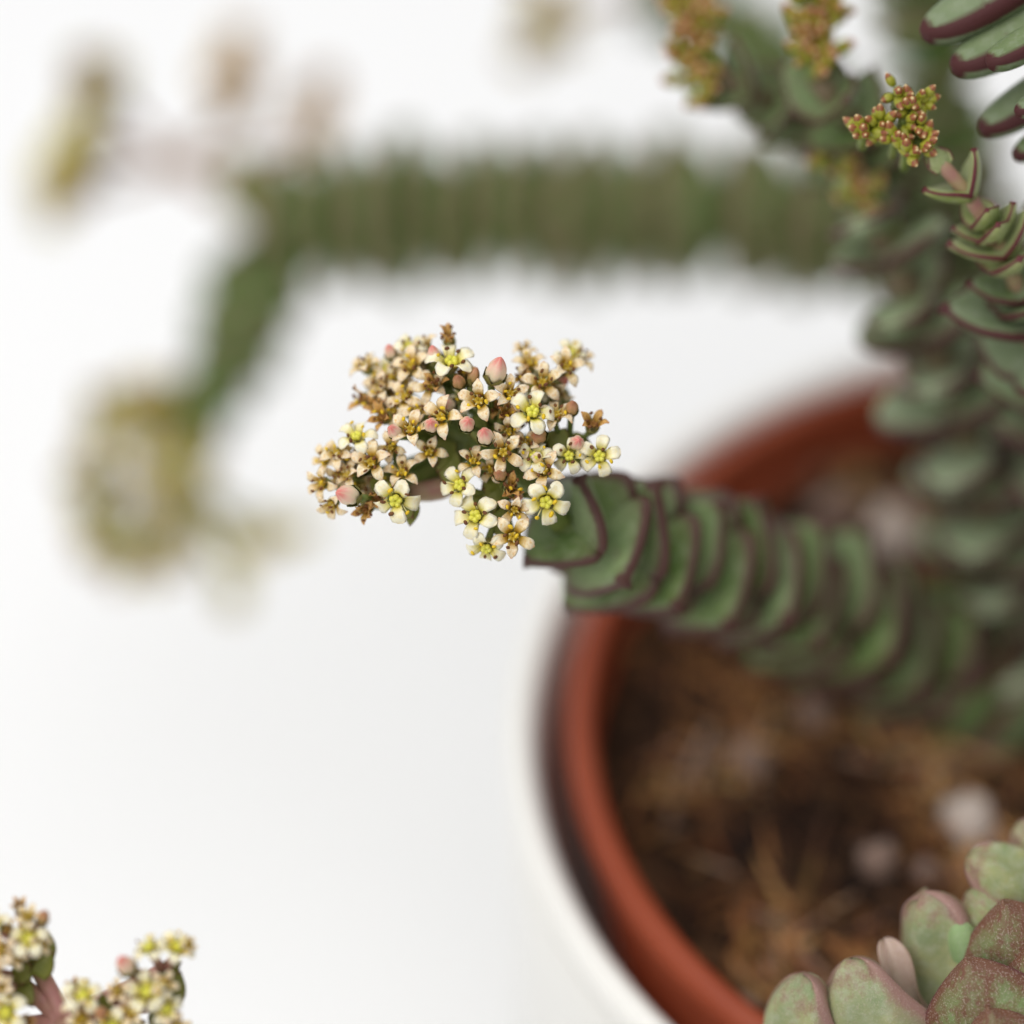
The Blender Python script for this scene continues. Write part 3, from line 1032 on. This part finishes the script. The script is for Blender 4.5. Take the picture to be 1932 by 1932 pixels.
for k, (x, y, dd, ln, odd, up_) in enumerate(nodes4):
    c = P(x, y, dd)
    i = min(range(1, 59), key=lambda q: (ax4[q] - c).length)
    t = (ax4[i + 1] - ax4[i - 1]).normalized()
    for side in (-1, 1):
        xd = (r_ * 1.0 + u_ * (.45 if k == 1 else -.1 if k == 3 else .12)) * side if not odd else (-d_ + r_ * .25 + u_ * -.2) * side
        xd = (xd - t * xd.dot(t)).normalized()
        obj('leaf', R.choice(YD if k < 7 else LEAF_D), s4, frame(ax4[i], xd * math.cos(up_) + t * math.sin(up_), t * math.cos(up_) - xd * math.sin(up_), ln / 6.2 * (.84 if k < 9 else 1.) * R.uniform(.92, 1.08)))
cs = []
for (x, y, n) in ((1632, 246, 7), (1662, 236, 7), (1690, 262, 9), (1712, 285, 8), (1735, 270, 8), (1738, 235, 6), (1720, 200, 7), (1695, 172, 7), (1735, 188, 6), (1705, 225, 6)):
    cs.append((P(x, y, 4.5), n))
bud_head(s4, cs, R, .64, 9, .95)
put_tube(s4, 'peduncle', spline([P(1765, 292, 5), P(1735, 262, 6), P(1705, 230, 6.5)], 6)[0], .75, M['pedicel'])
for (x, y) in ((1640, 245), (1690, 260), (1735, 275), (1700, 180), (1730, 200)):
    put_tube(s4, 'branch', spline([P(1730, 255, 6.3), P((x + 1725) / 2, (y + 250) / 2, 6.5), P(x, y, 5.5)], 5)[0], .5, M['pedicel'], 6)

# --- 5. stem with finger leaves at the top right corner
R = random.Random(61)
b0 = world_base(50, 20)
s5 = thing('leafy_stem', b0, 'stem with long finger leaves edged in dark purple, beside the slender budding stem', 'plant')
ax5 = spline([b0, P(2200, 700, 40), P(2110, 350, 16), P(2050, 120, 8), P(2020, -60, 4)], 40)[0]
put_tube(s5, 'stem', ax5[::2] + [ax5[-1]], [2.4 - .9 * i / 20 for i in range(21)], M['stem_brown'], 10)
M['leaf_purple'].node_tree.nodes['Principled BSDF'].inputs['Roughness'].default_value = .6
FING = leaf_set(M['leaf_purple'], 13.5, 5.6, 4.0, 3, prof='finger', curl=.25, cup=.0, keel=.15, N=12)


def leaf_between(root, me, base, tip, normal, name='leaf'):
    """stretch a leaf mesh from its base to its tip (mm), upper face towards normal"""
    base, tip = Vector(base), Vector(tip)
    vs = me.vertices
    v = sum((vs[q].co for q in range(len(vs) - 8, len(vs))), Vector()) / 8
    x = tip - base
    loc = frame((0, 0, 0), v, (0, 0, 1))
    return obj(name, me, root, frame(base, x, normal, x.length * MM / v.length) @ loc.inverted())


for (bx, by, bd, tx, ty, td, nx, ny) in ((2010, -90, 6, 1738, 68, 6, -.75, .9), (2035, -10, 7, 1795, 132, 5, -.75, .85), (2030, 20, 3, 1862, 122, 1, -.8, .8), (2060, 100, 9, 1848, 250, 9, -.8, .8),
                                      (2050, 130, 3, 1915, 215, 2, -.8, .8), (2080, 190, 9, 1912, 298, 9, -.8, .8), (1990, -150, 5, 1800, -20, 5, -.7, .9), (2110, 250, 12, 1935, 420, 13, -.8, .7)):
    leaf_between(s5, R.choice(FING), P(bx, by, bd), P(tx, ty, td), r_ * nx + u_ * ny - d_ * .55)

# --- 6. the speckled rosette in front at the lower right, sharp
R = random.Random(71)
_c = P(1960, 1960, 8)
b0 = world_base(_c.x, max(_c.y, -44))
s6 = thing('succulent_rosette', b0, 'rosette of thick cupped leaves speckled red over green at the near pot side', 'plant')
axc = P(1960, 1960, 8)
ax6 = spline([b0, b0.lerp(axc, .5) + Vector((1, 0, 0)), axc], 20)[0]
put_tube(s6, 'stem', ax6, 3.0, M['stem_brown'], 10)
SHELL = [leaf_mesh('leaf', 15, 13.5, 3.4, M['leaf_red'], 'shell', -.8, -.24, .0, s, 22, 32, .05, ridge=.3) for s in (3, 8, 14)]
PALE = [leaf_mesh('leaf', 15, 9.6, 5.4, M['leaf_pale'], 'round', cv, -.05, .1, s, 18, 28, .11) for s, cv in ((3, -.6), (8, -1.0), (12, .5))]
DRY = leaf_mesh('leaf', 14, 4.6, 1.5, M['leaf_dry'], 'round', -.9, .45, .0, 5, 18, 24, .3)
MINT = leaf_mesh('leaf', 8, 4.2, 3.6, M['leaf_bud'], 'round', -.2, .0, .0, 2, 12, 18, .01)


def FR(x, y):
    return ((1400 + x / 3.22) * .966, (1500 + y / 3.22) * .966)


def shell(me, base, tip, bd, td, n, lab=None):
    o = leaf_between(s6, me, P(*FR(*base), bd), P(*FR(*tip), td), n)
    if lab:
        o['label'] = lab
    return o


out = -d_
shell(SHELL[0], (2060, 1650), (1795, 825), 7, 3.0, out + u_ * .25 - r_ * .25)
shell(SHELL[1], (2230, 1850), (1930, 1105), 5, 1.6, out + u_ * .25 - r_ * .1)
shell(SHELL[2], (1900, 2030), (1565, 1185), 3.5, .2, out + u_ * .25 - r_ * .3)
shell(SHELL[0], (1960, 2280), (1690, 1505), 0.5, -1.8, out + u_ * .35 - r_ * .1)
shell(PALE[0], (640, 2080), (560, 1285), 9, 4.5, out * .8 - r_ * .7 + u_ * .1, 'plump pale green leaf')
shell(PALE[1], (1290, 1960), (840, 1190), 8.5, 4.5, out * .8 - r_ * .6 + u_ * .3)
shell(PALE[2], (1500, 1640), (1290, 790), 10, 6, out * .8 - r_ * .7 + u_ * .1)
shell(DRY, (1350, 1620), (1050, 1070), 9.5, 6, out - r_ * .4, 'shrivelled dry pinkish leaf')
shell(MINT, (1600, 1300), (1515, 955), 6.5, 4.8, out, 'small smooth mint green leaf')
shell(PALE[1], (2150, 900), (1560, 600), 11, 8, out + u_ * .8 - r_ * .3)
shell(PALE[0], (2100, 1180), (1560, 790), 9, 7, out + u_ * .6 - r_ * .4)
shell(PALE[1], (2250, 650), (1850, 400), 14, 11, out + u_ * .6 - r_ * .4)
for (bx, by, tx, ty, bd) in ((2300, 1300, 2500, 700, 8), (2400, 1700, 2750, 1200, 6), (1500, 2200, 1250, 1750, 4), (2300, 2300, 2100, 1750, -1)):
    shell(R.choice(SHELL), (bx, by), (tx, ty), bd, bd - 3, out + u_ * .3)

# --- 7. flowering stem whose head shows at the lower left
R = random.Random(81)
b0 = world_base(-4, -50)
s7 = thing('flowering_stem', b0, 'flower head of lime and cream stars on pinkish stalks over the bare white table', 'plant')
leafy_stem(s7, [b0, Vector((-5, -55, RIM_Z + 5)), Vector((-16, -64, RIM_Z + 11)), Vector((-40, -73, RIM_Z + 7)), P(900, 2420, -6), P(500, 2330, -12), P(260, 2200, -12)], LEAF_A, 4.2, lambda s: .95, R, 2.4, .3, .4, start=.3)


def FB(x, y):
    return ((x / 3.864) * .966, (1700 + y / 3.864) * .966)


FL7 = [('old', 150, 290, 100, .1, .9), ('mid', 215, 350, 95, .1, .6), ('budold', 320, 370, 105, .4, .9), ('fresh', 220, 520, 125, .05, .3), ('old', 60, 450, 110, -.5, .5),
       ('mid', 30, 600, 120, -.4, .2), ('fresh', -30, 420, 110, -.6, .6), ('mid', -60, 760, 120, -.3, .1), ('fresh', 45, 1070, 135, -.1, .1), ('mid', 10, 900, 110, -.3, .3),
       ('old', 200, 1130, 90, .3, .0), ('fresh', 1330, 590, 115, .3, .9), ('fresh', 1130, 590, 105, -.3, .9), ('bud', 965, 740, 150, -.4, .8), ('fresh', 1110, 920, 135, .0, .35),
       ('mid', 895, 910, 100, -.6, .4), ('fresh', 1250, 1040, 110, .4, -.1), ('mid', 1230, 860, 110, .4, .2), ('fresh', 620, 950, 125, .1, .5), ('mid', 560, 1000, 100, -.2, .3),
       ('old', 560, 880, 80, .0, .9), ('mid', 1000, 1070, 115, -.3, .0), ('budold', 770, 1090, 120, .0, .3), ('fresh', 850, 1180, 120, .0, .1), ('mid', 620, 1120, 110, .1, .1),
       ('mid', 1330, 1180, 110, .4, .0), ('mid', 1420, 560, 70, .8, .5), ('old', 1040, 800, 80, -.1, .6), ('mid', 300, 560, 90, .5, .2), ('mid', 120, 650, 90, 0, 0),
       ('mid', -120, 950, 120, -.3, .1), ('mid', 300, 1300, 120, .2, .1), ('fresh', 100, 1350, 120, .0, .0), ('mid', 700, 1350, 120, .0, .0), ('fresh', 1100, 1320, 120, .0, .0)]
fl = []
for (typ, x, y, r, tx, ty) in FL7:
    fl.append((typ, P(*FB(x, y), -9.5 + (1 if typ == 'old' else 0)), -d_ + r_ * tx + u_ * ty, r / 3.864 / 20 * (1.22 if typ == 'fresh' else 1.05)))
hubs = [P(*FB(x, y), -5) for (x, y) in ((230, 640), (120, 820), (1180, 1000), (1240, 760), (620, 1080), (80, 1180), (950, 1180), (620, 1400))]
cyme(s7, [P(260, 2200, -12), P(*FB(560, 1500), -7), P(*FB(480, 1150), -5)], hubs, fl, R, True, 1.15, M['stalk_rose'], .45)
for (x, y, ax, ay, s) in ((290, 700, .6, 1, 1.3), (180, 760, -.2, 1, 1.2), (1290, 900, .3, 1, 1.5), (1200, 1080, 0, 1, 1.3), (820, 1060, -.2, 1, 1.4), (350, 560, .1, 1, 1.2), (1260, 720, .3, 1, 1.2)):
    obj('bract', BRACT, s7, frame(P(*FB(x, y + 100), -6), r_ * ax + u_ * ay, -d_, s * .72))

# --- 8. two budding stems at the top, behind
R = random.Random(91)
BH = leaf_set(M['leaf'], 8.0, 8.5, 2.0, 3, curl=.5, cup=.3, keel=.2)
b0 = world_base(22, 24)
s8 = thing('budding_stem', b0, 'leaning leafy stem ending in a long brownish olive bud head over white background', 'plant')
leafy_stem(s8, [b0, P(1890, 600, 82), P(1740, 400, 66), P(1570, 262, 44), P(1430, 180, 31), P(1350, 145, 28)], BH, 5.4, lambda s: 1.05 - .25 * s, R, 2.0, .5, .5)
bud_head(s8, [(P(x, y, 27), n) for (x, y, n) in ((1290, 20, 9), (1310, 60, 9), (1285, 95, 9), (1325, 105, 8), (1300, 140, 8), (1325, 165, 8), (1330, 40, 7), (1300, -20, 8))], R, .85, 9, 1.25)
put_tube(s8, 'peduncle', spline([P(1350, 145, 28), P(1320, 100, 29), P(1310, 20, 30)], 5)[0], 1.2, M['pedicel'])
b0 = world_base(32, 20)
s9 = thing('budding_stem', b0, 'upright leafy stem ending in a knobbly olive and salmon bud head', 'plant')
leafy_stem(s9, [b0, P(1950, 640, 70), P(1810, 430, 52), P(1660, 280, 32), P(1570, 190, 23), P(1545, 150, 21)], BH, 5.4, lambda s: 1.1 - .3 * s, R, 2.0, .5, .2)
bud_head(s9, [(P(x, y, 20), n) for (x, y, n) in ((1520, 15, 9), (1560, 10, 9), (1530, 55, 9), (1565, 60, 9), (1515, 45, 7), (1530, 95, 9), (1560, 100, 9), (1545, 120, 6), (1540, -25, 9))], R, .85, 9, 1.2)
put_tube(s9, 'peduncle', spline([P(1545, 150, 21), P(1542, 80, 22), P(1540, 0, 23)], 5)[0], 1.2, M['pedicel'])

# --- 9. far stems behind
R = random.Random(95)
b0 = world_base(14, 26)
s10 = thing('leafy_stem', b0, 'brown green leafy stem without flowers rising behind the bud heads', 'plant')
leafy_stem(s10, [b0, P(1850, 420, 84), P(1770, 200, 78), P(1740, -20, 74), P(1730, -160, 70)], LEAF_B, 4.2, lambda s: .9, R, 2.2, .3, .3)
b0 = world_base(2, 32)
s11 = thing('flowering_stem', b0, 'leafy stem leaning away behind all others with a small pale withered flower head', 'plant')
leafy_stem(s11, [b0, P(1640, 330, 108), P(1480, 120, 118), P(1330, 20, 124), P(1200, -10, 128)], LEAF_B, 4.2, lambda s: .85, R, 2.2, .3, .3)
fl = [(R.choice(['old', 'faded', 'faded']), P(1030 + R.gauss(0, 32), 45 + R.gauss(0, 48), 132 + R.uniform(-4, 4)), -d_ + u_ * R.gauss(0, .6) + r_ * R.gauss(0, .6), 2.1) for k in range(20)]
cyme(s11, [P(1200, -10, 128), P(1110, 0, 132), P(1060, 30, 135)], [P(1030, 30, 136), P(1020, 80, 136), P(1050, -20, 136)], fl, R, False, 1.0, M['stalk_pink'], .4, False)
b0 = world_base(54 - 6, -4)
s12 = thing('leafy_stem', b0, 'stout grey green leafy stem directly beneath the purple edged leaves of the slender budding stem', 'plant')
leafy_stem(s12, [b0, P(2040, 1000, 48), P(2010, 800, 38), P(2000, 640, 30), P(2010, 500, 24)], LEAF_C, 6.2, lambda s: 1.05 - .2 * s, R, 2.4, .15, 1.0)
